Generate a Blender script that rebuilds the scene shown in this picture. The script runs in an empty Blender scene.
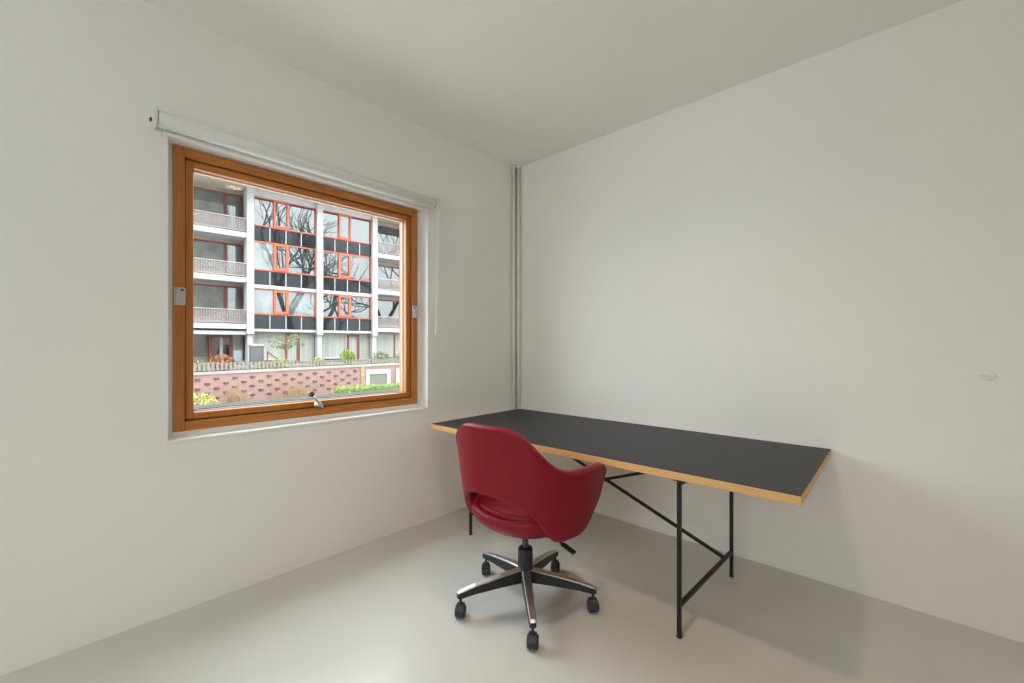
import bpy, bmesh, math, random
from mathutils import Vector, Matrix, Euler
R = math.radians
sc = bpy.context.scene
COL = sc.collection
random.seed(7)

# ------------------------------------------------------------------ camera
cam_d = bpy.data.cameras.new('camera'); cam = bpy.data.objects.new('camera', cam_d); COL.objects.link(cam)
cam_d.sensor_width = 36.0; cam_d.lens = 36.0*431.0/1024.0
cam_d.shift_y = 3.5/1024.0; cam_d.clip_start = 0.05; cam_d.clip_end = 300
cam.location = (2.3566, -2.5990, 1.168)
cam.rotation_euler = (R(90), 0, R(42.8636))
sc.camera = cam

# ------------------------------------------------------------------ sky and exposure
SKY = 13.0
w = bpy.data.worlds.new('overcast_sky'); sc.world = w; w.use_nodes = True
nt = w.node_tree; nt.nodes.clear()
bg = nt.nodes.new('ShaderNodeBackground'); out = nt.nodes.new('ShaderNodeOutputWorld')
# overcast sky, brighter overhead: radiance (1 + sin elevation) / 2
bg.inputs[0].default_value = (0.87, 0.94, 1.0, 1)
tcw = nt.nodes.new('ShaderNodeTexCoord'); sx_ = nt.nodes.new('ShaderNodeSeparateXYZ')
mxw = nt.nodes.new('ShaderNodeMath'); mxw.operation = 'MAXIMUM'; mxw.inputs[1].default_value = 0.0
mul = nt.nodes.new('ShaderNodeMath'); mul.operation = 'MULTIPLY_ADD'; mul.inputs[1].default_value = SKY/2; mul.inputs[2].default_value = SKY/2
nt.links.new(tcw.outputs['Generated'], sx_.inputs[0]); nt.links.new(sx_.outputs['Z'], mxw.inputs[0])
nt.links.new(mxw.outputs[0], mul.inputs[0]); nt.links.new(mul.outputs[0], bg.inputs[1])
nt.links.new(bg.outputs[0], out.inputs[0])
vs = sc.view_settings
sc.display_settings.display_device = 'sRGB'
vs.view_transform = 'Standard'; vs.look = 'None'; vs.gamma = 1; vs.use_curve_mapping = False
vs.exposure = -0.08
sc.cycles.use_denoising = True
sc.cycles.max_bounces = 14; sc.cycles.diffuse_bounces = 9; sc.cycles.glossy_bounces = 5
sc.cycles.transparent_max_bounces = 16; sc.cycles.caustics_reflective = False; sc.cycles.caustics_refractive = False

def portal(name, loc, rot, sx, sy):
    l = bpy.data.lights.new(name, 'AREA'); l.shape = 'RECTANGLE'; l.size = sx; l.size_y = sy
    l.cycles.is_portal = True
    o = bpy.data.objects.new(name, l); COL.objects.link(o); o.location = loc; o.rotation_euler = rot
    return o
ROOM_H = 2.606; ROOM_X = 4.6; ROOM_Y = -5.2
# daylight enters through the wooden window and the added one behind the camera
portal('daylight_portal', (-0.21, -1.56, 1.40), (0, R(-90), 0), 1.36, 1.42)
portal('daylight_portal', (2.2, ROOM_Y-0.28, 1.50), (R(90), 0, 0), 1.7, 1.7)

# ------------------------------------------------------------------ materials
def mat(name, col, rough=0.5, metal=0.0, spec=0.5, noise=0.0, nscale=20, bump=0.0, bscale=60, coat=0.0, ior=1.45,
        alpha=1.0, stretch=None, col2=None, sheen=0.0):
    m = bpy.data.materials.new(name); m.use_nodes = True
    t = m.node_tree; b = t.nodes['Principled BSDF']
    b.inputs['Base Color'].default_value = (*col, 1); b.inputs['Roughness'].default_value = rough
    b.inputs['Metallic'].default_value = metal; b.inputs['Specular IOR Level'].default_value = spec
    b.inputs['IOR'].default_value = ior; b.inputs['Coat Weight'].default_value = coat
    b.inputs['Alpha'].default_value = alpha; b.inputs['Sheen Weight'].default_value = sheen
    tc = t.nodes.new('ShaderNodeTexCoord'); vec = tc.outputs['Object']
    if stretch:
        mp = t.nodes.new('ShaderNodeMapping'); mp.inputs['Scale'].default_value = stretch
        t.links.new(vec, mp.inputs['Vector']); vec = mp.outputs['Vector']
    if noise or col2:
        n = t.nodes.new('ShaderNodeTexNoise'); n.inputs['Scale'].default_value = nscale; n.inputs['Detail'].default_value = 6
        t.links.new(vec, n.inputs['Vector'])
        r = t.nodes.new('ShaderNodeValToRGB')
        c2 = col2 if col2 else tuple(max(0, c*(1-noise)) for c in col)
        c1 = col if col2 else tuple(min(1, c*(1+noise*0.6)) for c in col)
        r.color_ramp.elements[0].color = (*c2, 1); r.color_ramp.elements[0].position = 0.35
        r.color_ramp.elements[1].color = (*c1, 1); r.color_ramp.elements[1].position = 0.65
        t.links.new(n.outputs['Fac'], r.inputs['Fac']); t.links.new(r.outputs['Color'], b.inputs['Base Color'])
    if bump:
        n2 = t.nodes.new('ShaderNodeTexNoise'); n2.inputs['Scale'].default_value = bscale; n2.inputs['Detail'].default_value = 4
        t.links.new(vec, n2.inputs['Vector'])
        bp = t.nodes.new('ShaderNodeBump'); bp.inputs['Strength'].default_value = bump; bp.inputs['Distance'].default_value = 0.004
        t.links.new(n2.outputs['Fac'], bp.inputs['Height']); t.links.new(bp.outputs['Normal'], b.inputs['Normal'])
    return m

def glass_mat(name, tint=(0.96, 0.98, 0.97), refl=0.06):
    m = bpy.data.materials.new(name); m.use_nodes = True
    t = m.node_tree; t.nodes.clear()
    o = t.nodes.new('ShaderNodeOutputMaterial'); mx = t.nodes.new('ShaderNodeMixShader')
    tr = t.nodes.new('ShaderNodeBsdfTransparent'); gl = t.nodes.new('ShaderNodeBsdfGlossy')
    fc = t.nodes.new('ShaderNodeLayerWeight'); pw = t.nodes.new('ShaderNodeMath'); pw.operation = 'POWER'; pw.inputs[1].default_value = 5.0
    lw = t.nodes.new('ShaderNodeMath'); lw.operation = 'MULTIPLY_ADD'; lw.inputs[1].default_value = 0.9; lw.inputs[2].default_value = 0.03
    fc.inputs['Blend'].default_value = 0.5; t.links.new(fc.outputs['Facing'], pw.inputs[0]); t.links.new(pw.outputs[0], lw.inputs[0])
    tr.inputs['Color'].default_value = (*tint, 1); gl.inputs['Roughness'].default_value = 0.0
    t.links.new(lw.outputs[0], mx.inputs[0]); t.links.new(tr.outputs[0], mx.inputs[1]); t.links.new(gl.outputs[0], mx.inputs[2])
    t.links.new(mx.outputs[0], o.inputs[0])
    return m

def brick_mat(name, c1, c2, mortar, scale=4.0):
    m = bpy.data.materials.new(name); m.use_nodes = True
    t = m.node_tree; b = t.nodes['Principled BSDF']; b.inputs['Roughness'].default_value = 0.85
    tc = t.nodes.new('ShaderNodeTexCoord'); mp = t.nodes.new('ShaderNodeMapping')
    mp.inputs['Rotation'].default_value = (R(90), 0, 0)
    bk = t.nodes.new('ShaderNodeTexBrick'); bk.inputs['Scale'].default_value = scale
    bk.inputs['Color1'].default_value = (*c1, 1); bk.inputs['Color2'].default_value = (*c2, 1); bk.inputs['Mortar'].default_value = (*mortar, 1)
    bk.inputs['Mortar Size'].default_value = 0.03; bk.inputs['Row Height'].default_value = 0.27; bk.inputs['Brick Width'].default_value = 0.88
    t.links.new(tc.outputs['Object'], mp.inputs['Vector']); t.links.new(mp.outputs[0], bk.inputs['Vector'])
    t.links.new(bk.outputs['Color'], b.inputs['Base Color'])
    return m

M = {}
M['wall'] = mat('white_wall_paint', (0.89, 0.868, 0.836), 0.85, noise=0.015, nscale=1.5, bump=0.08, bscale=140)
M['ceiling'] = mat('white_ceiling_paint', (0.92, 0.90, 0.87), 0.9, noise=0.01, nscale=2, bump=0.05, bscale=120)
M['floor'] = mat('grey_epoxy_floor', (0.63, 0.622, 0.59), 0.28, noise=0.03, nscale=2.5, bump=0.03, bscale=9, spec=0.5)
M['trim'] = mat('white_trim_paint', (0.84, 0.83, 0.81), 0.45, noise=0.01, nscale=4)
M['pipe'] = mat('cream_pipe_paint', (0.84, 0.80, 0.73), 0.5, noise=0.02, nscale=8)
M['blind'] = mat('white_blind_fabric', (0.80, 0.79, 0.765), 0.7, noise=0.02, nscale=60)
M['plastic'] = mat('pale_plastic', (0.78, 0.77, 0.74), 0.4, noise=0.01, nscale=30)
M['wood_h'] = mat('stained_pine_rail', (0.56, 0.225, 0.055), 0.34, stretch=(30, 1.6, 40), col2=(0.43, 0.150, 0.030), nscale=2.2, bump=0.05, bscale=3)
M['wood_v'] = mat('stained_pine_stile', (0.56, 0.225, 0.055), 0.34, stretch=(30, 40, 1.6), col2=(0.43, 0.150, 0.030), nscale=2.2, bump=0.05, bscale=3)
M['steel'] = mat('brushed_steel', (0.62, 0.61, 0.60), 0.33, metal=1, noise=0.08, nscale=80)
M['chrome'] = mat('polished_aluminium', (0.76, 0.755, 0.76), 0.36, metal=1, noise=0.05, nscale=30)
M['darkmetal'] = mat('dark_grey_metal', (0.09, 0.085, 0.08), 0.4, metal=0.6, noise=0.1, nscale=50)
M['black'] = mat('black_powder_coat', (0.010, 0.010, 0.012), 0.38, noise=0.2, nscale=90)
M['blackplastic'] = mat('black_plastic', (0.022, 0.022, 0.026), 0.42, noise=0.2, nscale=70)
M['wheel'] = mat('charcoal_caster_plastic', (0.040, 0.040, 0.046), 0.45, noise=0.15, nscale=60)
M['lino'] = mat('black_linoleum', (0.016, 0.016, 0.018), 0.48, noise=0.12, nscale=35, bump=0.03, bscale=200)
M['ply'] = mat('oiled_plywood_edge', (0.78, 0.46, 0.19), 0.45, stretch=(2, 2, 160), col2=(0.66, 0.36, 0.13), nscale=2.0)
M['leather'] = mat('red_leather', (0.245, 0.006, 0.018), 0.42, spec=0.28, noise=0.06, nscale=14, bump=0.10, bscale=420)
M['glass'] = glass_mat('window_glass')
# exterior
M['fwhite'] = mat('white_facade_paint', (0.367, 0.367, 0.377), 0.7, noise=0.06, nscale=1.3)
M['fcream'] = mat('cream_soffit_paint', (0.407, 0.356, 0.295), 0.8, noise=0.05, nscale=1.0)
M['fwall'] = mat('beige_recess_wall', (0.353, 0.275, 0.234), 0.8, noise=0.08, nscale=2)
M['orange'] = mat('orange_red_window_paint', (0.435, 0.077, 0.032), 0.5, noise=0.08, nscale=6)
M['redframe'] = mat('dark_red_frame_paint', (0.174, 0.032, 0.027), 0.5, noise=0.1, nscale=6)
M['panel'] = mat('black_facade_panel', (0.010, 0.011, 0.013), 0.05, noise=0.1, nscale=2, ior=1.32)
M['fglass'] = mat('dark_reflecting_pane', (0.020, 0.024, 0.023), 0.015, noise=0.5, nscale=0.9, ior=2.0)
M['fglass_pale'] = mat('pale_curtain_reflection_pane', (0.120, 0.138, 0.132), 0.02, noise=0.35, nscale=1.4, ior=1.8)  # pale for curtains, and for reflections painted into the balcony panes
M['curtain'] = mat('white_net_curtain', (0.347, 0.352, 0.317), 0.8, stretch=(9, 9, 0.2), col2=(0.245, 0.250, 0.224), nscale=1.6)
M['rail'] = mat('pale_railing_metal', (0.289, 0.254, 0.242), 0.5, noise=0.05, nscale=4)
M['railglass'] = mat('milky_balcony_mesh', (0.281, 0.242, 0.234), 0.6, noise=0.1, nscale=2, alpha=0.42)
M['brick'] = brick_mat('pink_red_brickwork', (0.281, 0.155, 0.136), (0.308, 0.178, 0.155), (0.290, 0.206, 0.178))
M['headbrick'] = mat('dark_header_brick', (0.10, 0.055, 0.058), 0.8, noise=0.3, nscale=9)
M['tanbrick'] = mat('tan_brick_pier', (0.357, 0.229, 0.136), 0.85, noise=0.2, nscale=6)
M['concrete'] = mat('pale_concrete', (0.305, 0.290, 0.270), 0.85, noise=0.12, nscale=3)
M['asphalt'] = mat('pale_grey_paving', (0.45, 0.43, 0.40), 0.9, noise=0.15, nscale=2)
M['lawn'] = mat('lawn', (0.218, 0.272, 0.086), 0.95, noise=0.3, nscale=3)
M['picket'] = mat('grey_white_picket_paint', (0.206, 0.182, 0.150), 0.8, noise=0.15, nscale=5)
M['soil'] = mat('garden_soil', (0.10, 0.08, 0.06), 0.95, noise=0.3, nscale=4)
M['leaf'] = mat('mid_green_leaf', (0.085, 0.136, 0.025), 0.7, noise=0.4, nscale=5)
M['leaf_lime'] = mat('lime_green_leaf', (0.187, 0.246, 0.025), 0.7, noise=0.3, nscale=5)
M['leaf_pale'] = mat('yellow_green_leaf', (0.295, 0.295, 0.091), 0.7, noise=0.3, nscale=4)
M['leaf_orange'] = mat('orange_red_leaf', (0.312, 0.109, 0.047), 0.7, noise=0.35, nscale=6)
M['leaf_grey'] = mat('grey_green_leaf', (0.174, 0.204, 0.102), 0.7, noise=0.35, nscale=6)
M['straw'] = mat('dry_straw', (0.272, 0.179, 0.094), 0.9, noise=0.3, nscale=5)
M['bark'] = mat('dark_bark', (0.075, 0.062, 0.050), 0.9, noise=0.4, nscale=8)
M['barkred'] = mat('red_brown_bark', (0.17, 0.085, 0.05), 0.9, noise=0.3, nscale=8)
M['greypaint'] = mat('dark_grey_box_paint', (0.12, 0.115, 0.12), 0.6, noise=0.1, nscale=4)
M['rust'] = mat('rust_red_paint', (0.26, 0.06, 0.03), 0.7, noise=0.2, nscale=6)
M['slat'] = mat('beige_garage_slat', (0.187, 0.173, 0.145), 0.7, noise=0.08, nscale=5)
M['ledge'] = mat('grey_aluminium_ledge', (0.055, 0.055, 0.055), 0.7, spec=0.2, noise=0.05, nscale=6)
M['chairblue'] = mat('pale_blue_garden_plastic', (0.15, 0.18, 0.20), 0.6, noise=0.1, nscale=6)
M['outerbrick'] = mat('own_building_render', (0.30, 0.25, 0.22), 0.9, noise=0.1, nscale=2)

# ------------------------------------------------------------------ helpers
def obj(name, data, m=None, parent=None, loc=(0, 0, 0), rot=(0, 0, 0), smooth=False):
    if isinstance(data, bmesh.types.BMesh):
        bmesh.ops.recalc_face_normals(data, faces=data.faces[:])
        me = bpy.data.meshes.new(name)
        if smooth:
            for f in data.faces: f.smooth = True
        data.to_mesh(me); data.free()
        if m is not None: me.materials.append(m)
    else:
        me = data
    o = bpy.data.objects.new(name, me); COL.objects.link(o)
    o.location = loc; o.rotation_euler = rot
    if parent is not None: o.parent = parent
    return o
def tag(o, label=None, cat=None, group=None, kind=None):
    if label: o['label'] = label
    if cat: o['category'] = cat
    if group: o['group'] = group
    if kind: o['kind'] = kind
    return o
def empty(name, loc=(0, 0, 0), rz=0.0):
    o = bpy.data.objects.new(name, None); COL.objects.link(o); o.location = loc; o.rotation_euler = (0, 0, rz)
    o.empty_display_size = 0.1
    return o
def copy_tree(o, parent=None):
    c = o.copy(); COL.objects.link(c); c.parent = parent
    for ch in list(o.children): copy_tree(ch, c)
    return c
def BM(): return bmesh.new()
def box(bm, x0, x1, y0, y1, z0, z1, bev=0.0, seg=2):
    r = bmesh.ops.create_cube(bm, size=1.0)
    vs = r['verts']
    bmesh.ops.scale(bm, vec=(abs(x1-x0), abs(y1-y0), abs(z1-z0)), verts=vs)
    bmesh.ops.translate(bm, vec=((x0+x1)/2, (y0+y1)/2, (z0+z1)/2), verts=vs)
    if bev > 0:
        es = list({e for v in vs for e in v.link_edges})
        bmesh.ops.bevel(bm, geom=es, offset=bev, segments=seg, affect='EDGES', profile=0.5)
    return bm
def bx(*a, **k): return box(BM(), *a, **k)
def bar(bm, p, q, wx, wy, up=Vector((0, 0, 1)), bev=0.0):
    """square bar from p to q"""
    p = Vector(p); q = Vector(q); d = q-p; L = d.length; d.normalize()
    s = d.cross(up)
    if s.length < 1e-4: s = Vector((1, 0, 0))
    s.normalize(); t = s.cross(d).normalized()
    r = bmesh.ops.create_cube(bm, size=1.0); vs = r['verts']
    bmesh.ops.scale(bm, vec=(wx, L, wy), verts=vs)
    if bev > 0:
        es = list({e for v in vs for e in v.link_edges})
        rr = bmesh.ops.bevel(bm, geom=es, offset=bev, segments=2, affect='EDGES', profile=0.5)
        vs = list({v for f in rr['faces'] for v in f.verts} | {v for v in vs if v.is_valid})
    mtx = Matrix((( s.x, d.x, t.x, (p.x+q.x)/2), (s.y, d.y, t.y, (p.y+q.y)/2), (s.z, d.z, t.z, (p.z+q.z)/2), (0, 0, 0, 1)))
    bmesh.ops.transform(bm, matrix=mtx, verts=vs)
    return bm
def tube(bm, pts, radii, seg=12, cap=True):
    """round tube along points"""
    pts = [Vector(p) for p in pts]
    if not isinstance(radii, (list, tuple)): radii = [radii]*len(pts)
    rings = []; prev = None
    for i, p in enumerate(pts):
        d = (pts[min(i+1, len(pts)-1)]-pts[max(i-1, 0)]).normalized()
        if prev is None:
            s = d.cross(Vector((0, 0, 1)))
            if s.length < 1e-3: s = d.cross(Vector((1, 0, 0)))
        else:
            s = prev - d*prev.dot(d)
        s.normalize(); prev = s; t = d.cross(s)
        rings.append([bm.verts.new(p+(s*math.cos(2*math.pi*k/seg)+t*math.sin(2*math.pi*k/seg))*radii[i]) for k in range(seg)])
    for a, b in zip(rings, rings[1:]):
        for k in range(seg): bm.faces.new((a[k], a[(k+1) % seg], b[(k+1) % seg], b[k]))
    if cap:
        bm.faces.new(rings[0][::-1]); bm.faces.new(rings[-1])
    return bm
def lathe(bm, prof, seg=24, axis=Matrix.Identity(4)):
    rings = []
    for r, z in prof:
        rings.append([bm.verts.new(axis @ Vector((r*math.cos(2*math.pi*k/seg), r*math.sin(2*math.pi*k/seg), z))) for k in range(seg)])
    for a, b in zip(rings, rings[1:]):
        for k in range(seg): bm.faces.new((a[k], a[(k+1) % seg], b[(k+1) % seg], b[k]))
    bm.faces.new(rings[0][::-1]); bm.faces.new(rings[-1])
    return bm
def catmull(xs, ys, x):
    if x <= xs[0]: return ys[0]
    if x >= xs[-1]: return ys[-1]
    i = 0
    while xs[i+1] < x: i += 1
    def sl(j):
        if j <= 0: return (ys[1]-ys[0])/(xs[1]-xs[0])
        if j >= len(xs)-1: return (ys[-1]-ys[-2])/(xs[-1]-xs[-2])
        return (ys[j+1]-ys[j-1])/(xs[j+1]-xs[j-1])
    hh = xs[i+1]-xs[i]; t = (x-xs[i])/hh; m0 = sl(i)*hh; m1 = sl(i+1)*hh
    return (2*t**3-3*t*t+1)*ys[i]+(t**3-2*t*t+t)*m0+(-2*t**3+3*t*t)*ys[i+1]+(t**3-t*t)*m1
def frame_rect(bm, plane, c, y0, y1, z0, z1, wd, x0, x1, bev=0.0):
    """four members of a rectangular frame in the x = const plane"""
    box(bm, x0, x1, y0, y0+wd, z0, z1, bev); box(bm, x0, x1, y1-wd, y1, z0, z1, bev)
    box(bm, x0, x1, y0+wd, y1-wd, z0, z0+wd, bev); box(bm, x0, x1, y0+wd, y1-wd, z1-wd, z1, bev)
    return bm

# ================================================================== ROOM SHELL
WT = 0.20
RV = (-2.245, -0.881, 0.747, 2.072)     # reveal of the window: y0, y1, z0, z1
wl = BM()
box(wl, -WT, 0, ROOM_Y-0.25, RV[0], -0.3, ROOM_H+0.25)
box(wl, -WT, 0, RV[1], 0.25, -0.3, ROOM_H+0.25)
box(wl, -WT, 0, RV[0], RV[1], -0.3, RV[2])
box(wl, -WT, 0, RV[0], RV[1], RV[3], ROOM_H+0.25)
tag(obj('wall_left', wl, M['wall']), 'white painted wall holding the wooden window', kind='structure')
tag(obj('wall_right', bx(0, ROOM_X+0.25, 0, 0.25, -0.3, ROOM_H+0.25), M['wall']), 'plain white wall behind the black table', kind='structure')
W2 = (1.35, 3.05, 0.65, 2.35)             # opening added behind the camera to brighten the walls: x0, x1, z0, z1
wb = BM()
box(wb, 0, W2[0], ROOM_Y-0.25, ROOM_Y, -0.3, ROOM_H+0.25)
box(wb, W2[1], ROOM_X+0.25, ROOM_Y-0.25, ROOM_Y, -0.3, ROOM_H+0.25)
box(wb, W2[0], W2[1], ROOM_Y-0.25, ROOM_Y, -0.3, W2[2])
box(wb, W2[0], W2[1], ROOM_Y-0.25, ROOM_Y, W2[3], ROOM_H+0.25)
tag(obj('wall_rear', wb, M['wall']), 'white wall behind the viewpoint with a window opening added for light', kind='structure')
tag(obj('wall_opposite', bx(ROOM_X, ROOM_X+0.25, ROOM_Y, 0, -0.3, ROOM_H+0.25), M['wall']), 'white wall opposite the wooden window', kind='structure')
tag(obj('floor', bx(0, ROOM_X, ROOM_Y, 0, -0.3, 0), M['floor']), 'smooth glossy pale grey cast floor', kind='structure')
tag(obj('ceiling', bx(0, ROOM_X, ROOM_Y, 0, ROOM_H, ROOM_H+0.25), M['ceiling']), 'plain white ceiling', kind='structure')

# ------------------------------------------------------------------ the wooden pivot window
win = tag(empty('window_1', (0, -1.563, RV[2])), 'orange-brown wooden pivot window with steel side hinges', kind='structure')
def wobj(name, bm, m, par=win, smooth=False):
    bmesh.ops.translate(bm, vec=(0, 1.563, -RV[2]), verts=bm.verts[:])
    return obj(name, bm, m, par, smooth=smooth)
FY0, FY1, FZ0, FZ1 = -2.217, -0.915, 0.776, 2.067      # outer edge of the wooden frame
FX = -0.068                                            # its inner face
lin = BM()                                             # white liner between plaster and wood
box(lin, -0.24, FX-0.012, RV[0], FY0, RV[2], RV[3]); box(lin, -0.24, FX-0.012, FY1, RV[1], RV[2], RV[3])
box(lin, -0.24, FX-0.012, FY0, FY1, FZ1, RV[3])
wobj('lining', lin, M['trim'])
wobj('sill', bx(-0.24, 0.004, RV[0]-0.004, RV[1]+0.004, RV[2]-0.012, RV[2]+0.006, 0.003), M['trim'])
wobj('sill_fillet', bx(-0.24, FX-0.004, FY0, FY1, RV[2]+0.006, FZ0), M['trim'])
FW = 0.043; SW = 0.032
# outer frame: two stiles and two rails, each a mesh of its own
def frame_parts(y0, y1, z0, z1, wd, xa, xb, bev, nm):
    wobj(nm+'_stile', bx(xa, xb, y0, y0+wd, z0, z1, bev), M['wood_v'])
    wobj(nm+'_stile', bx(xa, xb, y1-wd, y1, z0, z1, bev), M['wood_v'])
    wobj(nm+'_rail', bx(xa, xb, y0+wd, y1-wd, z0, z0+wd, bev), M['wood_h'])
    wobj(nm+'_rail', bx(xa, xb, y0+wd, y1-wd, z1-wd, z1, bev), M['wood_h'])
frame_parts(FY0, FY1, FZ0, FZ1, FW, -0.19, FX, 0.003, 'frame')
g = 0.004
SY0, SY1, SZ0, SZ1 = FY0+FW+g, FY1-FW-g, FZ0+FW+g, FZ1-FW-g
frame_parts(SY0, SY1, SZ0, SZ1, SW, -0.165, FX-0.016, 0.004, 'sash')
PY0, PY1, PZ0, PZ1 = SY0+SW, SY1-SW, SZ0+SW, SZ1-SW
wobj('pane', bx(-0.135, -0.129, PY0-0.012, PY1+0.012, PZ0-0.012, PZ1+0.012), M['glass'])
sp = BM(); frame_rect(sp, 'x', 0, PY0-0.001, PY1+0.001, PZ0-0.001, PZ1+0.001, 0.007, -0.1275, -0.121)
wobj('glazing_bead', sp, M['trim'])
# aluminium exterior ledge below the glass
led = BM(); box(led, -0.34, -0.1905, RV[0]+0.002, RV[1]-0.002, PZ0-0.05, PZ0+0.002)
wobj('outer_ledge', led, M['ledge'])
# side hinges (pivot plates)
def hinge(yc, zc, sgn):
    h = wobj('hinge_plate', bx(FX-0.012, FX+0.006, yc-0.021, yc+0.021, zc-0.040, zc+0.040, 0.003), M['steel'])
    b = BM(); tube(b, [(FX+0.010-0.004, yc-sgn*0.011, zc-0.037), (FX+0.010-0.004, yc-sgn*0.011, zc+0.037)], 0.007, 10)
    bmesh.ops.translate(b, vec=(0, 1.563, -RV[2]), verts=b.verts[:])
    obj('hinge_knuckle', b, M['steel'], h, smooth=True)
    s = BM(); lathe(s, [(0.006, 0), (0.006, 0.004), (0.004, 0.005)], 10, Matrix.Translation((FX+0.005, yc+sgn*0.008, zc+0.028)) @ Matrix.Rotation(R(90), 4, 'Y'))
    bmesh.ops.translate(s, vec=(0, 1.563, -RV[2]), verts=s.verts[:])
    obj('screw', s, M['darkmetal'], h)
hinge(FY0+0.024, 1.388, 1); hinge(FY1-0.022, 1.388, -1)
# handle on the bottom sash rail
hy_, hz_ = -1.574, 0.821
hd = wobj('handle', lathe(BM(), [(0.019, 0), (0.019, 0.006), (0.016, 0.010), (0.010, 0.012), (0.010, 0.030), (0.008, 0.032)], 20,
        Matrix.Translation((FX-0.017, hy_, hz_+0.014)) @ Matrix.Rotation(R(90), 4, 'Y')), M['chrome'], smooth=True)
def hsub(name, bm, m):
    bmesh.ops.translate(bm, vec=(0, 1.563, -RV[2]), verts=bm.verts[:])
    return obj(name, bm, m, hd, smooth=True)
hsub('lever', tube(BM(), [(FX+0.010, hy_+0.022, hz_-0.004), (FX+0.018, hy_+0.010, hz_+0.012), (FX+0.026, hy_-0.020, hz_+0.046), (FX+0.030, hy_-0.040, hz_+0.068)], [0.010, 0.010, 0.0075, 0.007], 12), M['steel'])
hsub('knob', lathe(BM(), [(0.003, -0.013), (0.011, -0.011), (0.015, -0.005), (0.015, 0.005), (0.011, 0.011), (0.003, 0.013)], 18,
        Matrix.Translation((FX+0.032, hy_-0.050, hz_+0.080)) @ Matrix.Rotation(R(90), 4, 'Y')), M['darkmetal'])

# unseen window added behind the camera to brighten the room
w2 = tag(empty('added_fill_window', (2.2, ROOM_Y, W2[2])), 'unseen white framed window added behind the viewpoint for fill light', kind='structure')
f2 = BM()
for a, b_ in ((W2[0], W2[0]+0.06), (W2[1]-0.06, W2[1]), (2.17, 2.23)): box(f2, a-2.2, b_-2.2, -0.16, -0.10, 0, W2[3]-W2[2])
box(f2, W2[0]-2.2, W2[1]-2.2, -0.16, -0.10, 0, 0.06); box(f2, W2[0]-2.2, W2[1]-2.2, -0.16, -0.10, W2[3]-W2[2]-0.06, W2[3]-W2[2])
obj('frame', f2, M['trim'], w2)
for a, b_ in ((W2[0]+0.06, 2.17), (2.23, W2[1]-0.06)):
    obj('pane', bx(a-2.2, b_-2.2, -0.133, -0.127, 0.06, W2[3]-W2[2]-0.06), M['glass'], w2)

# ------------------------------------------------------------------ roller blind over the window
bl = tag(empty('roller_blind', (0.0, -1.573, 2.106)), 'white roller blind rolled up above the wooden window', 'blind')
bl.rotation_euler = (-0.012, 0, 0)
BR = 0.033
obj('fabric_roll', lathe(BM(), [(BR-0.003, -0.714), (BR, -0.711), (BR, 0.711), (BR-0.003, 0.714)], 28, Matrix.Translation((0.045, 0, 0)) @ Matrix.Rotation(R(90), 4, 'X')), M['blind'], bl, smooth=False)
for f in bl.children[0].data.polygons: f.use_smooth = len(f.vertices) == 4
obj('hem_bar', bx(0.010, 0.022, -0.690, 0.690, -0.050, -0.034, 0.003), M['trim'], bl)
for s in (-1, 1):
    br = obj('bracket', bx(0.004, 0.080, s*0.716, s*0.732, -0.036, 0.036, 0.004), M['plastic'], bl)
    obj('bracket_pin', lathe(BM(), [(0.009, 0), (0.009, 0.006), (0.005, 0.008)], 14, Matrix.Translation((0.045, s*0.732, -0.012)) @ Matrix.Rotation(R(-90*s), 4, 'X')), M['darkmetal' if s < 0 else 'plastic'], br)
ch = BM()
zc = -0.03
for sx in (-0.008, 0.010):
    tube(ch, [(0.045+sx, 0.742, -0.02), (0.045+sx, 0.734, -0.84)], 0.0018, 6)
obj('pull_chain', ch, M['plastic'], bl)
obj('chain_weight', lathe(BM(), [(0.003, -0.870), (0.006, -0.862), (0.006, -0.835), (0.003, -0.828)], 10, Matrix.Translation((0.046, 0.734, 0))), M['plastic'], bl, smooth=True)

# ------------------------------------------------------------------ heating pipes in the corner
for i, (px, py, pr, lab) in enumerate(((0.020, -0.060, 0.013, 'slim cream heating pipe in the corner, nearer the window'), (0.036, -0.021, 0.014, 'slim cream heating pipe in the corner, nearer the bare wall'))):
    p = tag(empty('heating_pipe', (px, py, 0)), lab, 'pipe', 'vertical pipes in the corner')
    obj('pipe', lathe(BM(), [(pr, 0.001), (pr, ROOM_H-0.001)], 20), M['pipe'], p)
    for f in p.children[0].data.polygons: f.use_smooth = len(f.vertices) == 4
    obj('ceiling_collar', lathe(BM(), [(pr+0.001, ROOM_H-0.02), (pr+0.006, ROOM_H-0.016), (pr+0.007, ROOM_H-0.001)], 20), M['pipe'], p, smooth=True)

# ------------------------------------------------------------------ ceiling downlight just above the view (its warm light falls beside the table)
lamp_m = bpy.data.materials.new('lit_opal_glass'); lamp_m.use_nodes = True
lb = lamp_m.node_tree.nodes['Principled BSDF']; lb.inputs['Base Color'].default_value = (0.8, 0.78, 0.72, 1)
lb.inputs['Emission Color'].default_value = (1.0, 0.74, 0.50, 1); lb.inputs['Emission Strength'].default_value = 290.0
cl_ = tag(empty('ceiling_lamp', (1.70, -1.50, ROOM_H)), 'short round grey ceiling downlight in front of the table', 'lamp')
hs = BM(); sg = 32; rings = []
for r_, z_ in ((0.060, -0.012), (0.068, -0.012), (0.068, -0.074), (0.072, -0.076), (0.076, -0.074), (0.076, 0.0), (0.060, 0.0)):
    rings.append([hs.verts.new((r_*math.cos(2*math.pi*k/sg), r_*math.sin(2*math.pi*k/sg), z_)) for k in range(sg)])
for a_, b2 in zip(rings, rings[1:]+rings[:1]):
    for k in range(sg): hs.faces.new((a_[k], a_[(k+1) % sg], b2[(k+1) % sg], b2[k]))
obj('housing', hs, M['greypaint'], cl_)
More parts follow.
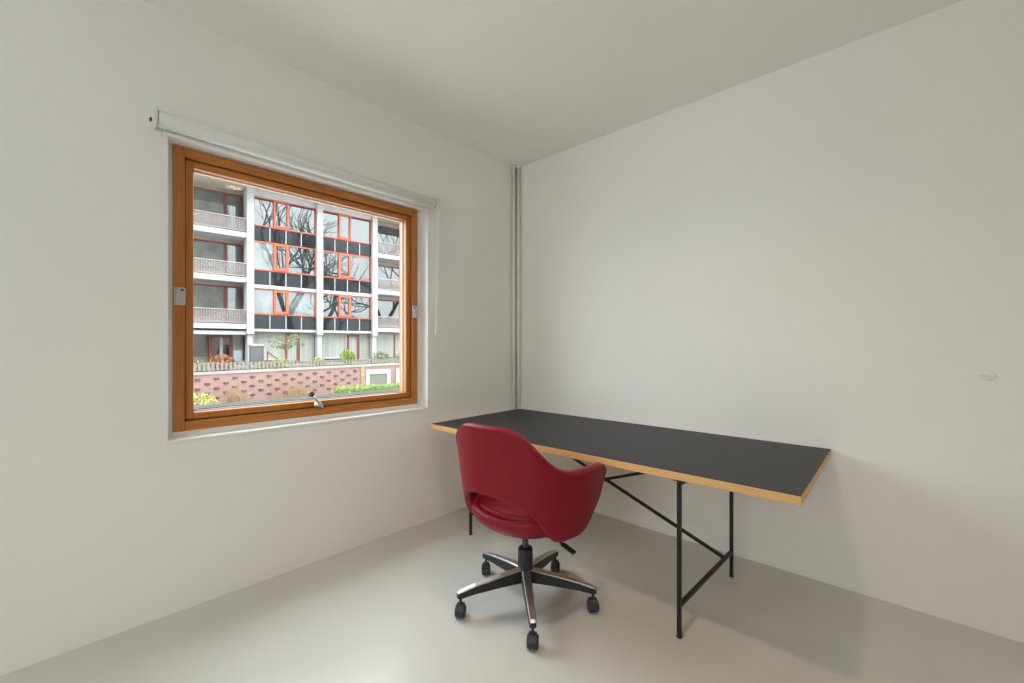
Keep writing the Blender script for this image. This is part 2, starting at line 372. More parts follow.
obj('lit_disc', lathe(BM(), [(0.066, -0.0125), (0.066, -0.018), (0.060, -0.020)], 32), lamp_m, cl_)

# ------------------------------------------------------------------ small capped fixing on the right wall
cp = tag(empty('wall_fixing', (2.586, 0, 1.042)), 'small off-white plug fixing on the bare right wall', 'wall plug')
obj('cap', lathe(BM(), [(0.020, 0), (0.018, 0.0012), (0.010, 0.0022), (0.002, 0.0025)], 20, Matrix.Rotation(R(90), 4, 'X')), M['wall'], cp, smooth=True)
obj('hook', tube(BM(), [(-0.004, -0.004, 0), (-0.004, -0.014, 0.0), (-0.014, -0.018, 0.001), (-0.030, -0.016, 0.004)], 0.0032, 8), M['plastic'], cp, smooth=True)

# ================================================================== TABLE
tb = tag(empty('work_table', (1.07, -0.449, 0)), 'long black topped table on thin black steel legs', 'table')
TX0, TX1, TY0, TY1, TZ = 0.076-1.07, 2.077-1.07, -0.902+0.449, -0.026+0.449, 0.662
top = obj('tabletop', bx(TX0, TX1, TY0, TY1, TZ-0.034, TZ-0.0025, 0.0012, 1), M['ply'], tb)
top.rotation_euler = (0, 0, R(1.1))
top['label'] = 'oiled plywood board edge'
ln = obj('linoleum_surface', bx(TX0+0.0015, TX1-0.0015, TY0+0.0015, TY1-0.0015, TZ-0.0025, TZ), M['lino'], top)
ln['label'] = 'matt black linoleum sheet'
# legs: slightly skewed frame under the top
LG = {'fl': (0.366, -0.828), 'fr': (1.676, -0.884), 'rl': (0.380, -0.215), 'rr': (1.690, -0.255)}
LG = {k: (a-1.07, b+0.449) for k, (a, b) in LG.items()}
T_ = 0.016
for k, (a, b) in LG.items():
    lg = obj('leg', bx(a-T_/2, a+T_/2, b-T_/2, b+T_/2, 0.004, TZ-0.037, 0.002, 1), M['black'], tb)
    obj('foot_cap', bx(a-T_/2-0.001, a+T_/2+0.001, b-T_/2-0.001, b+T_/2+0.001, 0.0, 0.012, 0.002, 1), M['blackplastic'], lg)
    # bolted plate and gusset under the top
    sy = 1 if k[0] == 'f' else -1
    obj('mounting_plate', bx(a-0.02, a+0.02, min(b, b+sy*0.07)-0.01, max(b, b+sy*0.07)+0.01, TZ-0.037, TZ-0.0341), M['black'], lg)
    gs = BM()
    v = [gs.verts.new(p) for p in ((a-0.003, b+sy*0.010, TZ-0.037), (a-0.003, b+sy*0.055, TZ-0.037), (a-0.003, b+sy*0.010, TZ-0.066),
                                   (a+0.003, b+sy*0.010, TZ-0.037), (a+0.003, b+sy*0.055, TZ-0.037), (a+0.003, b+sy*0.010, TZ-0.066))]
    for q in ((0, 1, 2), (5, 4, 3), (0, 3, 4, 1), (1, 4, 5, 2), (2, 5, 3, 0)): gs.faces.new([v[i] for i in q])
    obj('gusset', gs, M['black'], lg)
for s in ('l', 'r'):
    a, b = LG['f'+s], LG['r'+s]
    obj('side_bar', bar(BM(), (a[0], a[1]+0.010, 0.128), (b[0], b[1]-0.010, 0.128), 0.016, 0.016, bev=0.002), M['black'], tb)
    obj('top_bar', bar(BM(), (a[0], a[1]+0.010, TZ-0.047), (b[0], b[1]-0.010, TZ-0.047), 0.016, 0.016, bev=0.002), M['black'], tb)
yc = -0.353+0.449
obj('cross_brace', bar(BM(), (1.684-1.07, yc-0.008, 0.135), (0.376-1.07, yc+0.006, 0.612), 0.014, 0.016, bev=0.002), M['black'], tb)
obj('cross_brace', bar(BM(), (0.376-1.07, yc+0.022, 0.135), (1.684-1.07, yc+0.008, 0.612), 0.014, 0.016, bev=0.002), M['black'], tb)
obj('brace_bolt', tube(BM(), [(1.032-1.07, yc-0.018, 0.372), (1.032-1.07, yc+0.03, 0.372)], 0.006, 10), M['black'], tb)

# ================================================================== CHAIR
chr_ = tag(empty('swivel_chair', (1.066, -1.119, 0), R(3)), 'red leather swivel armchair on a five-star caster base', 'chair')
AS = [0, .15, .30, .42, .55, .70, .85, 1.0]
TXs = [0, .098, .180, .238, .280, .302, .305, .293]
TYs = [-.265, -.257, -.227, -.175, -.098, .000, .100, .195]
BXs = [0, .075, .145, .195, .228, .245, .248, .240]
BYs = [-.205, -.200, -.178, -.138, -.080, -.005, .060, .115]
ZTa = [0, .10, .18, .25, .325, .395, .46, .53, .61, .72, .84, .92, .97, 1.0]
ZTz = [.841, .841, .837, .822, .788, .742, .702, .675, .664, .662, .661, .656, .641, .610]
ZBa = [0, .12, .22, .30, .36, .41, .45, .49, .55, .70, .80, .87, .93, .975, 1.0]
ZBz = [.545, .541, .530, .510, .480, .440, .404, .380, .370, .368, .372, .390, .428, .475, .520]
def shell_pt(t, v):
    a = abs(t); sg = 1 if t >= 0 else -1
    zt = catmull(ZTa, ZTz, a); zb = catmull(ZBa, ZBz, a)
    z = zb+(zt-zb)*v
    s = max(0.0, (z-.358)/(zt-.358)); s = s**0.80
    x = catmull(AS, BXs, a)*(1-s)+catmull(AS, TXs, a)*s
    y = catmull(AS, BYs, a)*(1-s)+catmull(AS, TYs, a)*s
    return Vector((sg*x, y, z))
NA, NV = 72, 12
sb = BM(); grid = []
for i in range(NA+1):
    t = -1+2*i/NA
    grid.append([sb.verts.new(shell_pt(t, j/NV)) for j in range(NV+1)])
for i in range(NA):
    for j in range(NV): sb.faces.new((grid[i][j], grid[i+1][j], grid[i+1][j+1], grid[i][j+1]))
def finish(o, solid=None, sub=1, off=0.0):
    if solid:
        m_ = o.modifiers.new('thickness', 'SOLIDIFY'); m_.thickness = solid; m_.offset = off; m_.use_even_offset = True
    if sub:
        s_ = o.modifiers.new('smoothing', 'SUBSURF'); s_.levels = sub; s_.render_levels = sub
    dg = bpy.context.evaluated_depsgraph_get()
    me = bpy.data.meshes.new_from_object(o.evaluated_get(dg)); me.name = o.name
    o.modifiers.clear(); o.data = me
    for p in me.polygons: p.use_smooth = True
    return o
bk = obj('back_shell', sb, M['leather'], chr_); finish(bk, 0.040, 2)
bk['label'] = 'curved backrest flowing into both arms'
# welt seam round the upper rim of the shell
wp = []
for i in range(NA*2+1):
    t = -0.90+1.80*i/(NA*2); p = shell_pt(t, 0.985); q = shell_pt(min(1, t+0.01), 0.985)-shell_pt(max(-1, t-0.01), 0.985)
    nrm = q.cross(Vector((0, 0, 1))).normalized()
    wp.append(p+nrm*0.0185+Vector((0, 0, -0.008)))
obj('welt_seam', tube(BM(), wp, 0.0028, 6), M['leather'], bk, smooth=True)
# seat pan and cushion
def seat_ring(r, z, seg=56, rx=.240, rb=.232, rf=.265, n=2.5):
    pts = []
    for k in range(seg):
        th = 2*math.pi*k/seg; c, s = math.cos(th), math.sin(th)
        d = (abs(c)**n+abs(s)**n)**(-1/n)
        pts.append(Vector((c*d*rx*r, s*d*(rf if s > 0 else rb)*r+0.01, z)))
    return pts
def seat_mesh(prof):
    bm = BM(); rings = []
    for r, z, sad in prof:
        rg = seat_ring(r, z)
        for p in rg: p.z += sad*(p.x/0.24)**2
        rings.append([bm.verts.new(p) for p in rg])
    n = len(rings[0])
    for a, b in zip(rings, rings[1:]):
        for k in range(n): bm.faces.new((a[k], a[(k+1) % n], b[(k+1) % n], b[k]))
    bm.faces.new(rings[0][::-1]); bm.faces.new(rings[-1])
    return bm
pan = obj('seat_pan', seat_mesh([(0.10, .338, 0), (0.45, .342, 0), (0.72, .358, .0), (0.88, .380, .006), (0.97, .404, .014), (1.0, .424, .022), (0.985, .440, .026), (0.94, .449, .028), (0.88, .446, .028), (0.84, .430, .02), (0.5, .42, 0), (0.1, .415, 0)]), M['leather'], chr_, smooth=True)
finish(pan, None, 1)
cu = obj('seat_cushion', seat_mesh([(0.1, .415, 0), (0.8, .418, .01), (0.868, .432, .02), (0.872, .448, .026), (0.84, .463, .022), (0.74, .474, .016), (0.5, .478, .006), (0.1, .476, 0)]), M['leather'], chr_, smooth=True)
finish(cu, None, 1)
# under-seat mechanism, lever, gas lift
mech = obj('tilt_mechanism', bx(-0.05, 0.05, -0.06, 0.06, 0.308, 0.342, 0.010), M['blackplastic'], chr_)
lev = obj('height_lever', tube(BM(), [(0.06, 0.01, 0.322), (0.16, 0.006, 0.328), (0.205, 0.004, 0.318)], 0.005, 10), M['black'], chr_, smooth=True)
obj('lever_paddle', bar(BM(), (0.195, 0.004, 0.320), (0.262, 0.000, 0.300), 0.026, 0.010, bev=0.004), M['blackplastic'], lev)
obj('gas_lift', lathe(BM(), [(0.014, 0.225), (0.014, 0.310)], 20), M['darkmetal'], chr_, smooth=False)
for f in chr_.children[-1].data.polygons: f.use_smooth = len(f.vertices) == 4
obj('column_sleeve', lathe(BM(), [(0.030, 0.128), (0.033, 0.134), (0.034, 0.170), (0.034, 0.240), (0.031, 0.247), (0.020, 0.249)], 28), M['blackplastic'], chr_)
for f in chr_.children[-1].data.polygons: f.use_smooth = len(f.vertices) == 4
# five arms with casters
def star_arm(ang):
    c, s = math.cos(ang), math.sin(ang)
    mt = Matrix.Rotation(ang, 4, 'Z')
    def loft(secs):
        bm = BM(); rings = []
        for x, hw, z0, z1, b_ in secs:
            pr = [(-hw, z0), (hw, z0), (hw, z1-b_), (hw-b_, z1), (-hw+b_, z1), (-hw, z1-b_)]
            rings.append([bm.verts.new(mt @ Vector((x, y, z))) for y, z in pr])
        n = 6
        for a, b2 in zip(rings, rings[1:]):
            for k in range(n): bm.faces.new((a[k], a[(k+1) % n], b2[(k+1) % n], b2[k]))
        bm.faces.new(rings[0][::-1]); bm.faces.new(rings[-1])
        return bm
    arm = obj('base_arm', loft([(0.022, .022, .100, .152, .004), (0.12, .019, .098, .142, .004), (0.24, .016, .092, .124, .004), (0.306, .014, .084, .108, .004), (0.318, .011, .086, .104, .004)]), M['blackplastic'], chr_)
    cap = obj('chrome_cap', loft([(0.026, .0180, .150, .1555, .002), (0.12, .0165, .140, .1455, .002), (0.24, .0140, .122, .1275, .002), (0.304, .0115, .106, .1115, .002), (0.316, .009, .101, .1055, .002)]), M['chrome'], arm)
    cap['label'] = 'polished metal top strip'
    # caster
    cpos = mt @ Vector((0.303, 0, 0))
    ca = R(133)+random.uniform(-0.3, 0.3)
    cm = Matrix.Translation(cpos) @ Matrix.Rotation(ca, 4, 'Z')
    cst = BM(); tube(cst, [cpos+Vector((0, 0, 0.050)), cpos+Vector((0, 0, 0.090))], 0.006, 10)
    hood = []
    for k in range(9):
        th = R(-10+200*k/8); hood.append(cm @ Vector((0.0275*math.cos(th), 0, 0.0290+0.0290*math.sin(th))))
    for a, b2 in zip(hood, hood[1:]): bar(cst, a, b2, 0.030, 0.006, up=(cm.to_3x3() @ Vector((0, 1, 0))).cross(b2-a))
    cst_o = obj('caster', cst, M['wheel'], chr_)
    for sd in (-1, 1):
        prof = [(0.008, -0.002), (0.024, 0.0), (0.0265, 0.003), (0.0265, 0.014), (0.022, 0.019), (0.008, 0.020)]
        mw = cm @ Matrix.Translation((0, sd*0.003, 0.0265)) @ Matrix.Rotation(R(-90*sd), 4, 'X')
        obj('wheel', lathe(BM(), prof, 20, mw), M['wheel'], cst_o)
for k in range(5): star_arm(R(-118.5+72*k))

# ================================================================== OUTSIDE: street level and opposite building
P0 = Vector((-27.7256, 5.9094, 0)); FROT = R(86.0)
U = Vector((0.069767, 0.997563, 0)); N = Vector((0.997563, -0.069767, 0))
def F(u, w_, z): return P0+U*u+N*w_+Vector((0, 0, z))
GZ = -2.5
gr = tag(obj('street_ground', bx(-60, -0.51, -45, 70, GZ-0.3, GZ), M['asphalt']), 'paved street level between the two buildings', kind='structure')
# own building's unseen outer face, raised high to shade the facade opposite
own = BM()
OY0, OY1, OZ0, OZ1, OH = RV[0]-0.35, RV[1]+0.45, RV[2]-0.02, RV[3]+0.45, 20.0
box(own, -0.50, -0.20, -60, OY0, GZ-0.1, OH); box(own, -0.50, -0.20, OY1, 8, GZ-0.1, OH)
box(own, -0.50, -0.20, OY0, OY1, GZ-0.1, OZ0); box(own, -0.50, -0.20, OY0, OY1, OZ1, OH)
tag(obj('wall_outer', own, M['outerbrick']), 'outer masonry face of the room\'s own building', kind='structure')

ab = tag(empty('apartment_building', P0, FROT), 'white gridded apartment block with orange window frames and black panels', 'building')
def P(name, bm, m, par=ab): return obj(name, bm, M[m], par)
def fb(u0, u1, w0, w1, z0, z1): return bx(u0, u1, -w1, -w0, z0, z1)
# local x = u along the facade, local y = -w
COLS = [-12.4, -8.28, -4.15, 0.0, 4.14, 8.09, 12.25, 16.4]
for c in COLS:
    cl = P('column', fb(c-0.19, c+0.19, -0.6, 0.30, 1.85, 10.86), 'fwhite')
    P('column_foot', fb(c-0.13, c+0.15, -0.5, 0.14, -0.1, 1.86), 'fwhite', cl)
rf = P('roof_slab', fb(-13, 18, -8, 1.6, 10.85, 11.25), 'fcream')
P('fascia', fb(-13, 18, 1.6, 1.68, 10.80, 11.30), 'fwhite', rf)
P('core_wall', fb(-13, 18, -8, -1.42, -0.2, 10.85), 'fwall')
P('plinth', fb(-13, 18, -1.42, 0.05, -0.4, -0.06), 'concrete')
# glazed bays
ROWS = [(8.71, 10.46, 8.60, 7.74), (5.94, 7.70, 5.83, 4.96), (3.16, 4.72, 3.05, 2.19)]
def pane(nm, u0, u1, z0, z1, w_, m, par): return P(nm, fb(u0, u1, w_-0.03, w_, z0, z1), m, par)
def ring(u0, u1, z0, z1, wd, w0, w1):
    b = BM()
    for a in ((u0, u0+wd, z0, z1), (u1-wd, u1, z0, z1), (u0+wd, u1-wd, z0, z0+wd), (u0+wd, u1-wd, z1-wd, z1)):
        box(b, a[0], a[1], -w1, -w0, a[2], a[3])
    return b
for bi, (ca, cb) in enumerate(((0.0, 4.14), (4.14, 8.09), (-8.28, -4.15), (-12.4, -8.28), (12.25, 16.4))):
    u0, u1 = ca+0.19, cb-0.19
    P('lintel', fb(u0, u1, -0.3, 0.10, 10.46, 10.86), 'fwhite')
    P('spandrel_backing', fb(u0, u1, -0.35, -0.10, 2.1, 10.46), 'fwall')
    for ri, (z0, z1, p1, p0) in enumerate(ROWS):
        wn = P('window', ring(u0, u1, z0-0.08, z1, 0.07, -0.08, 0.05), 'orange')
        a, b_ = ca+1.33, ca+2.22
        pale = (bi == 0 and ri >= 1)
        pane('pane', u0+0.07, a, z0, z1-0.07, -0.02, 'fglass_pale' if pale else 'fglass', wn)
        pane('pane', b_, u1-0.07, z0, z1-0.07, -0.02, 'fglass_pale' if (bi == 0 and ri == 2) else 'fglass', wn)
        P('casement', ring(a, b_, z0, z1-0.02, 0.16 if ri else 0.12, -0.06, 0.09), 'orange', wn)
        pane('casement_pane', a+0.12, b_-0.12, z0+0.12, z1-0.14, 0.0, 'fglass', wn)
        n = 4; pw = (u1-u0)/n
        for k in range(n):
            P('panel', fb(u0+k*pw+0.025, u0+(k+1)*pw-0.025, -0.08, 0.02, p0, p1), 'panel')
        for k in range(1, n):
            P('panel_joint', fb(u0+k*pw-0.025, u0+k*pw+0.025, -0.08, 0.03, p0, p1), 'fwhite')
    P('ledge', fb(u0, u1, -0.3, 0.12, 4.73, 4.95), 'fwhite')
    P('ledge', fb(u0, u1, -0.5, 0.10, 2.02, 2.18), 'fwhite')
    # ground floor shop-height glazing with net curtains
    gw = P('ground_floor_window', ring(u0, u1, 0.05, 2.02, 0.08, -0.45, -0.35), 'fwall')
    d0, d1 = ca+2.12, ca+2.98
    P('curtain', fb(u0+0.08, d0-0.16, -0.42, -0.39, 0.30, 1.94), 'curtain', gw)
    P('window_sill', fb(u0, d0-0.05, -0.45, -0.25, 0.20, 0.30), 'fwhite', gw)
    P('mullion', fb(d0-0.16, d0-0.03, -0.45, -0.33, 0.05, 1.94), 'fwall', gw)
    P('door_frame', ring(d0, d1, 0.0, 1.90, 0.13, -0.42, -0.30), 'redframe', gw)
    P('door_curtain', fb(d0+0.13, d1-0.13, -0.40, -0.37, 0.13, 1.77), 'curtain', gw)
    P('curtain', fb(d1+0.06, u1-0.08, -0.42, -0.39, 0.13, 1.94), 'curtain', gw)
# balcony bays
for bi, (ca, cb) in enumerate(((-4.15, 0.0), (8.09, 12.25))):
    u0, u1 = ca+0.19, cb-0.19
    for li, zt in enumerate((8.05, 5.30, 2.45)):
        sl = P('balcony', fb(u0-0.02, u1+0.02, -1.42, 0.22, zt-0.30, zt), 'fwhite')
        rl = BM()
        box(rl, u0, u1, -0.16, -0.11, zt+0.84, zt+0.89); box(rl, u0, u1, -0.16, -0.11, zt+0.08, zt+0.12)
        nb = 30
        for k in range(nb+1):
            uu = u0+(u1-u0)*k/nb; box(rl, uu-0.006, uu+0.006, -0.15, -0.12, zt+0.12, zt+0.84)
        P('railing', rl, 'rail', sl)
        P('railing_screen', fb(u0, u1, 0.09, 0.10, zt+0.10, zt+0.85), 'railglass', sl)
        ztop = (10.70, 7.55, 4.85)[li]
        if bi == 0:
            wn = P('balcony_window', ring(-3.9, -0.10, zt+0.02, ztop, 0.08, -1.42, -1.34), 'redframe')
            pane('pane', -3.82, -1.12, zt+0.5, ztop-0.08, -1.37, 'fglass_pale', wn)  # paler base colour stands in for reflected sky, door pane likewise
            P('parapet', fb(-3.82, -1.12, -1.42, -1.35, zt+0.05, zt+0.5), 'fwall', wn)
            P('mullion', fb(-1.12, -0.96, -1.42, -1.33, zt+0.05, ztop-0.08), 'redframe', wn)
            pane('door_pane', -0.96, -0.18, zt+0.1, ztop-0.08, -1.37, 'fglass_pale', wn)
        else:
            wn = P('balcony_window', ring(8.75, 11.9, zt+0.02, ztop-0.1, 0.09, -1.42, -1.34), 'redframe')
            pane('pane', 8.84, 10.95, zt+0.4, ztop-0.19, -1.37, 'fglass', wn)
            P('mullion', fb(10.95, 11.08, -1.42, -1.33, zt+0.05, ztop-0.1), 'redframe', wn)
            pane('pane', 11.08, 11.81, zt+0.4, ztop-0.19, -1.37, 'fglass', wn)
# ground floor of the balcony bays
gl = P('ground_floor_window', ring(-3.9, -1.95, 0.05, 1.95, 0.07, -1.42, -1.34), 'fwall')
pane('pane', -3.83, -2.02, 0.5, 1.88, -1.37, 'fglass_pale', gl)
P('beam', fb(-3.96, -0.19, -1.42, 0.10, 1.80, 2.02), 'fwhite')
dr = P('door', ring(-1.95, -0.72, 0.0, 1.80, 0.19, -1.0, -0.88), 'redframe')
P('door_pane', fb(-1.76, -0.91, -0.97, -0.94, 0.2, 1.61), 'fglass', dr)
P('door_mullion', fb(-1.40, -1.25, -0.95, -0.90, 0.19, 1.61), 'fwhite', dr)
P('side_panel', fb(-0.72, -0.19, -1.0, -0.93, 0.0, 1.80), 'curtain', dr)
gr_ = P('ground_floor_window', ring(8.28, 12.06, 0.05, 2.10, 0.07, -0.55, -0.47), 'fwall')
P('curtain', fb(8.35, 10.0, -0.53, -0.50, 0.2, 2.02), 'curtain', gr_)
P('mullion', fb(10.0, 10.12, -0.55, -0.45, 0.12, 2.02), 'redframe', gr_)
P('curtain', fb(10.12, 11.99, -0.53, -0.50, 0.2, 2.02), 'curtain', gr_)

# raised terrace with brick retaining wall
WW = 5.0
def capz(u): return -0.19+0.0150*(u+3.4)
rw = tag(empty('retaining_wall', P0, FROT), 'pink brick retaining wall with rows of dark projecting bricks', kind='structure')
def strip(u0, u1, w0, w1, dz0, dz1, zb=None):
    bm = BM(); v = []
    for u_ in (u0, u1):
        for w_ in (w0, w1):
            v.append(bm.verts.new((u_, -w_, capz(u_)+dz0 if zb is None else zb)))
            v.append(bm.verts.new((u_, -w_, capz(u_)+dz1)))
    for q in ((0, 1, 3, 2), (4, 6, 7, 5), (0, 4, 5, 1), (2, 3, 7, 6), (1, 5, 7, 3), (0, 2, 6, 4)): bm.faces.new([v[i] for i in q])
    return bm
obj('brick_face', strip(-13, 4.9, WW-0.3, WW, 0, -0.10, zb=GZ), M['brick'], rw)
obj('pier', strip(4.9, 5.16, WW-0.3, WW+0.06, 0, -0.10, zb=GZ), M['tanbrick'], rw)
obj('brick_face', strip(5.16, 14, WW-0.3, WW, 0, -0.10, zb=GZ), M['brick'], rw)
u_ = -13.0
while u_ < 13.9:
    obj('coping_stone', strip(u_, u_+0.99, WW-0.36, WW+0.06, -0.10, 0.02), M['concrete'], rw); u_ += 1.0
hb = bx(-0.10, 0.10, -0.07, 0.05, -0.045, 0.045)
bmesh.ops.rotate(hb, cent=(0, 0, 0), matrix=Matrix.Rotation(R(20), 3, 'Z'), verts=hb.verts[:])
bme = bpy.data.meshes.new('brick'); hb.to_mesh(bme); hb.free(); bme.materials.append(M['headbrick'])
for r_ in range(5):
    for k in range(14):
        u_ = -5.59+0.78*k+(0.39 if r_ % 2 else 0)
        if u_ > 4.6: continue
        obj('brick', bme, None, rw, (u_, -WW, capz(u_)-0.33-0.235*r_))
terr = tag(obj('terrace_ground', bx(-13, 14, -(WW-0.3), 1.4, -0.9, -0.20), M['soil'], None, P0, (0, 0, FROT)), 'raised garden bed in front of the apartment block', kind='structure')
# garage doors in the wall
for k, (a, lab) in enumerate(((5.19, 'white framed garage door beside the tan brick pier'), (7.24, 'white framed garage door cut by the window\'s right edge'))):
    gd = tag(empty('garage_door', F(a+0.82, WW, GZ), FROT), lab, 'garage door', 'garage doors in the brick wall')
    b = BM(); box(b, -0.82, -0.58, -0.10, 0.0, 0, 2.13); box(b, 0.58, 0.82, -0.10, 0.0, 0, 2.13); box(b, -0.58, 0.58, -0.10, 0.0, 1.86, 2.13)
    obj('surround', b, M['fwhite'], gd)
    for j in range(6): obj('slat', bx(-0.58, 0.58, -0.05, -0.01, 0.31*j, 0.31*j+0.295), M['slat'], gd)
# picket fence on top of the wall
fn = tag(empty('picket_fence', P0, FROT), 'low grey-white picket fence along the top of the brick wall', 'fence')
pk = bx(-0.055, 0.055, -0.012, 0.012, 0, 0.42)
pme = bpy.data.meshes.new('picket'); pk.to_mesh(pme); pk.free(); pme.materials.append(M['picket'])
u_ = -7.4
while u_ < 9.6:
    ht = (0.32-capz(u_)-0.10)
    p_ = obj('picket', pme, None, fn, (u_, -(WW-0.14), capz(u_)+0.08)); p_.scale = (1, 1, ht/0.42)
    u_ += 0.185
obj('fence_rail', bar(BM(), (-7.5, -(WW-0.17), 0.22), (9.6, -(WW-0.17), 0.22), 0.03, 0.05), M['picket'], fn)
obj('fence_rail', bar(BM(), (-7.5, -(WW-0.17), capz(-7.5)+0.12), (9.6, -(WW-0.17), capz(9.6)+0.12), 0.03, 0.05), M['picket'], fn)

# ------------------------------------------------------------------ plants
def leaf_cloud(n, sx, sy, sz, size, seed, shape='ball'):
    rnd = random.Random(seed); bm = BM()
    for _ in range(n):
        while True:
            p = Vector((rnd.uniform(-1, 1), rnd.uniform(-1, 1), rnd.uniform(-1, 1)))
            if shape == 'box' or p.length <= 1: break
        if shape == 'ball' and rnd.random() < 0.7: p = p.normalized()*rnd.uniform(0.75, 1.05)
        c = Vector((p.x*sx, p.y*sy, p.z*sz))
        e = Euler((rnd.uniform(0, 6.28), rnd.uniform(0, 6.28), rnd.uniform(0, 6.28))).to_matrix()
        s = size*rnd.uniform(0.6, 1.3)
        v = [bm.verts.new(c+e @ Vector(q)) for q in ((-s, 0, 0), (0, -s*0.5, s*0.12), (s, 0, 0), (0, s*0.5, s*0.12))]
        bm.faces.new(v)
    return bm
def shrub(name, label, u, w_, z0, rx, ry, rz, m, n=350, size=0.09, seed=1, stem=0.0, cat='shrub', group=None, shape='ball'):
    e = tag(empty(name, F(u, w_, z0), FROT), label, cat, group)
    bm = leaf_cloud(n, rx, ry, rz, size, seed, shape)
    bmesh.ops.translate(bm, vec=(0, 0, stem+rz*0.9), verts=bm.verts[:])
    o = obj('foliage', bm, M[m], e)
    st = BM(); rnd = random.Random(seed+50)
    for k in range(5):
        tx, ty = rnd.uniform(-.6, .6)*rx, rnd.uniform(-.6, .6)*ry
        tube(st, [(tx*0.15, ty*0.15, -0.02), (tx*0.5, ty*0.5, stem+rz*0.5), (tx, ty, stem+rz*1.2)], [0.03, 0.02, 0.008], 5)
    obj('stems', st, M['barkred'], e)
    return e
TZ0 = -0.20
shrub('orange_shrub', 'orange-red leafed shrub before the red doorway opposite', -1.98, 3.4, TZ0, 0.55, 0.35, 0.46, 'leaf_orange', 420, 0.09, 3)
shrub('round_bush', 'round lime green bush before the ground floor windows', 4.55, 3.9, TZ0, 0.46, 0.42, 0.46, 'leaf_lime', 600, 0.07, 4, stem=0.22)
shrub('low_shrub', 'low pale green shrub beneath the small garden tree', 0.55, 4.35, TZ0, 0.65, 0.3, 0.32, 'leaf_pale', 380, 0.08, 5)
shrub('low_shrub', 'low yellow-green shrub in front of the second white column', 2.65, 4.0, TZ0, 0.55, 0.3, 0.34, 'leaf_pale', 320, 0.08, 6)
shrub('low_shrub', 'sparse grey-green shrub right of the lime bush', 6.6, 4.0, TZ0, 0.80, 0.3, 0.50, 'leaf_grey', 380, 0.085, 7)
shrub('low_shrub', 'grey-green shrub furthest right along the picket fence', 8.2, 4.0, TZ0, 0.6, 0.3, 0.45, 'leaf_grey', 300, 0.085, 8)
shrub('low_shrub', 'tiny green shrub at the foot of the left column', -0.35, 4.3, TZ0, 0.28, 0.2, 0.26, 'leaf_pale', 160, 0.07, 9)
shrub('low_shrub', 'cream flowering shrub at the far left of the fence', -3.0, 4.0, TZ0, 0.5, 0.25, 0.30, 'leaf_grey', 220, 0.08, 19)
# small garden tree
gt = tag(empty('garden_tree', F(1.08, 3.5, TZ0), FROT), 'small pale green garden tree with a red-brown trunk', 'tree')
st = BM(); tube(st, [(0, 0, -0.02), (0.04, 0, 0.7), (-0.02, 0, 1.4), (0.03, 0, 1.95)], [0.10, 0.075, 0.055, 0.03], 8)
rnd = random.Random(4); tips = []
for k in range(11):
    a = rnd.uniform(0, 6.28); L = rnd.uniform(0.4, 0.8); z = rnd.uniform(0.8, 1.75); e_ = Vector((math.cos(a)*L, math.sin(a)*L*0.6, z+rnd.uniform(0.0, 0.3)))
    tube(st, [(0, 0, z), tuple(e_)], [0.03, 0.008], 5); tips.append(e_)
obj('trunk', st, M['barkred'], gt)
lf = BM()
for i, e_ in enumerate(tips):
    c = leaf_cloud(36, 0.30, 0.24, 0.12, 0.07, 30+i)
    me = bpy.data.meshes.new('tmp'); c.to_mesh(me); c.free()
    me.transform(Matrix.Translation(e_)); lf.from_mesh(me); bpy.data.meshes.remove(me)
obj('foliage', lf, M['leaf_grey'], gt)
# clipped hedge below the garage doors and big shrub at the left
hd_ = tag(empty('clipped_hedge', F(5.1, 7.2, GZ), FROT), 'long clipped yellow-green hedge in front of the garage doors', 'hedge')
bm = leaf_cloud(2600, 2.6, 0.5, 0.72, 0.07, 12, 'box'); bmesh.ops.translate(bm, vec=(0, 0, 0.74), verts=bm.verts[:])
obj('foliage', bm, M['leaf_pale'], hd_)
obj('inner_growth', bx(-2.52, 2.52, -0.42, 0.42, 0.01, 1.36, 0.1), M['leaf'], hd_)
shrub('broad_shrub', 'broad yellow-green shrub before the brick wall at the lower left', -3.35, 6.6, GZ, 0.85, 0.7, 0.75, 'leaf_pale', 900, 0.09, 13)
# dry grass in front of the brick wall
dg_ = BM(); rnd = random.Random(15)
for _ in range(2600):
    x = rnd.uniform(-2.4, 2.0); y = rnd.uniform(-0.25, 0.6); hgt = rnd.uniform(0.6, 1.75)*(0.75+0.35*math.sin(x*2.1)); a = rnd.uniform(0, 6.28); le = rnd.uniform(0.05, 0.4)
    s = 0.010; dx, dy = math.cos(a)*le, math.sin(a)*le
    v = [dg_.verts.new(p) for p in ((x-s, y, 0), (x+s, y, 0), (x+dx*0.4+s*0.7, y+dy*0.4, hgt*0.6), (x+dx*0.4-s*0.7, y+dy*0.4, hgt*0.6), (x+dx, y+dy, hgt))]
    dg_.faces.new((v[0], v[1], v[2], v[3])); dg_.faces.new((v[3], v[2], v[4]))
tag(obj('dry_grass', dg_, M['straw'], None, F(0.2, 6.3, GZ), (0, 0, FROT)), 'dry straw-coloured grasses standing before the brick wall', 'grass', kind='stuff')

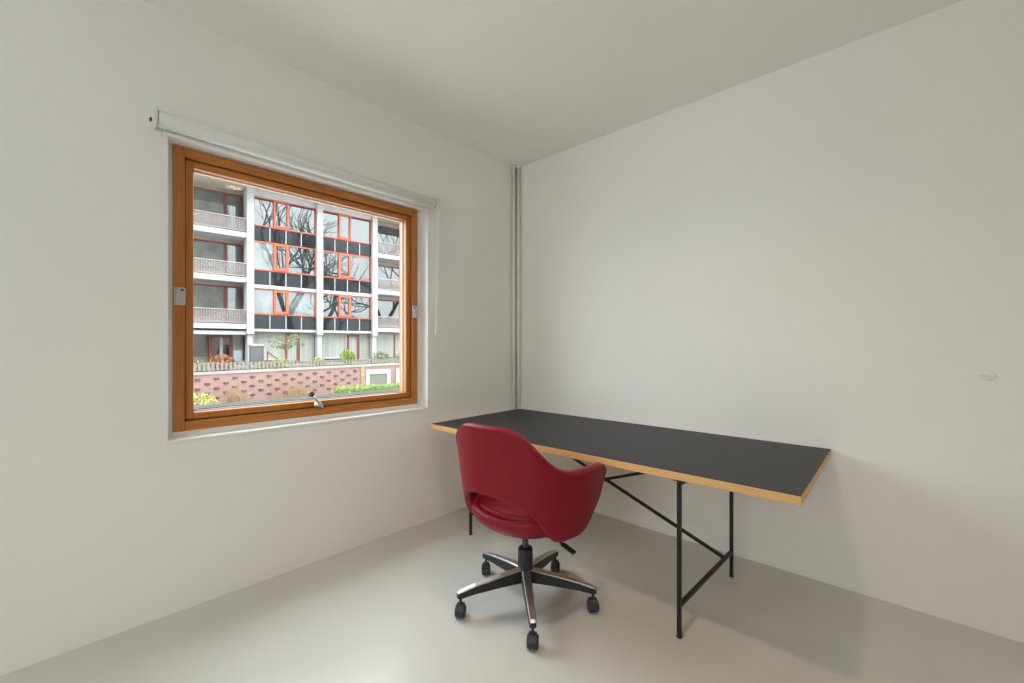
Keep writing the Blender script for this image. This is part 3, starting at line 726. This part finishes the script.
# ------------------------------------------------------------------ garden odds and ends
bb = tag(empty('covered_barbecue', F(-0.20, 2.6, TZ0), FROT), 'dark grey covered box on legs beside the left white column', 'barbecue')
obj('cover', bx(-0.33, 0.33, -0.28, 0.28, 0.35, 1.28, 0.10, 3), M['greypaint'], bb)
obj('lid', bx(-0.36, 0.36, -0.31, 0.31, 1.26, 1.42, 0.06, 3), M['fwall'], bb)
for a in (-0.27, 0.27):
    for b_ in (-0.22, 0.22): obj('leg', bx(a-0.025, a+0.025, b_-0.025, b_+0.025, 0, 0.37), M['greypaint'], bb)
hr = tag(empty('sloping_handrail', F(0.52, 3.0, TZ0), FROT), 'rust red sloping handrail beside the grey covered box', 'handrail')
obj('rail', bar(BM(), (-0.30, 0, 1.00), (0.34, 0, 0.50), 0.05, 0.06), M['rust'], hr)
obj('post', bx(-0.28, -0.23, -0.025, 0.025, 0, 0.96), M['rust'], hr); obj('post', bx(0.25, 0.30, -0.025, 0.025, 0, 0.56), M['rust'], hr)
gc = tag(empty('garden_chair', F(-0.95, 2.0, TZ0), FROT), 'pale blue garden chair beside the red doorway opposite', 'chair')
obj('seat', bx(-0.25, 0.25, -0.25, 0.25, 0.42, 0.47, 0.015), M['chairblue'], gc)
obj('backrest', bar(BM(), (0, 0.24, 0.46), (0, 0.36, 1.05), 0.40, 0.04, bev=0.01), M['chairblue'], gc)
for a in (-0.22, 0.22):
    for b_ in (-0.22, 0.22): obj('leg', bx(a-0.02, a+0.02, b_-0.02, b_+0.02, 0, 0.43), M['greypaint'], gc)

# ------------------------------------------------------------------ bare trees mirrored in the facade windows
def bare_tree(label, u, w_, seed, hgt):
    rnd = random.Random(seed)
    e = tag(empty('bare_tree', F(u, w_, GZ)), label, 'tree', 'bare street trees between the buildings')
    bm = BM()
    def grow(p, d, r, L, lev):
        pts = [p]; q = p; dd = d.copy()
        for k in range(4):
            dd = (dd+Vector((rnd.uniform(-.22, .22), rnd.uniform(-.22, .22), rnd.uniform(-.08, .16)))).normalized()
            q = q+dd*L/4; pts.append(q)
        r1 = r*0.68
        tube(bm, pts, [r+(r1-r)*k/4 for k in range(5)], 6 if lev < 2 else 4, cap=False)
        if lev >= 5: return
        nb = 3 if lev < 4 else 2
        for k in range(nb):
            a = rnd.uniform(0, 6.28); sp = rnd.uniform(0.35, 0.85)
            s = dd.cross(Vector((0.3, 0.2, 1))).normalized(); t_ = dd.cross(s)
            nd = (dd*math.cos(sp)+(s*math.cos(a)+t_*math.sin(a))*math.sin(sp)+Vector((0, 0, 0.10))).normalized()
            base = pts[-1] if k < 2 else pts[2]
            grow(base, nd, r1*rnd.uniform(0.75, 0.95), L*rnd.uniform(0.66, 0.86), lev+1)
    grow(Vector((0, 0, -0.05)), Vector((0, 0, 1)), 0.36, hgt*0.30, 0)
    obj('branches', bm, M['bark'], e, smooth=True)
bare_tree('bare tree mirrored in the left column of orange framed windows', 6.6, 14.5, 21, 21)
bare_tree('bare tree mirrored in the right column of orange framed windows', 10.5, 12.0, 22, 20)
bare_tree('bare tree mirrored in the recessed windows at the right edge', 15.0, 10.0, 23, 19)
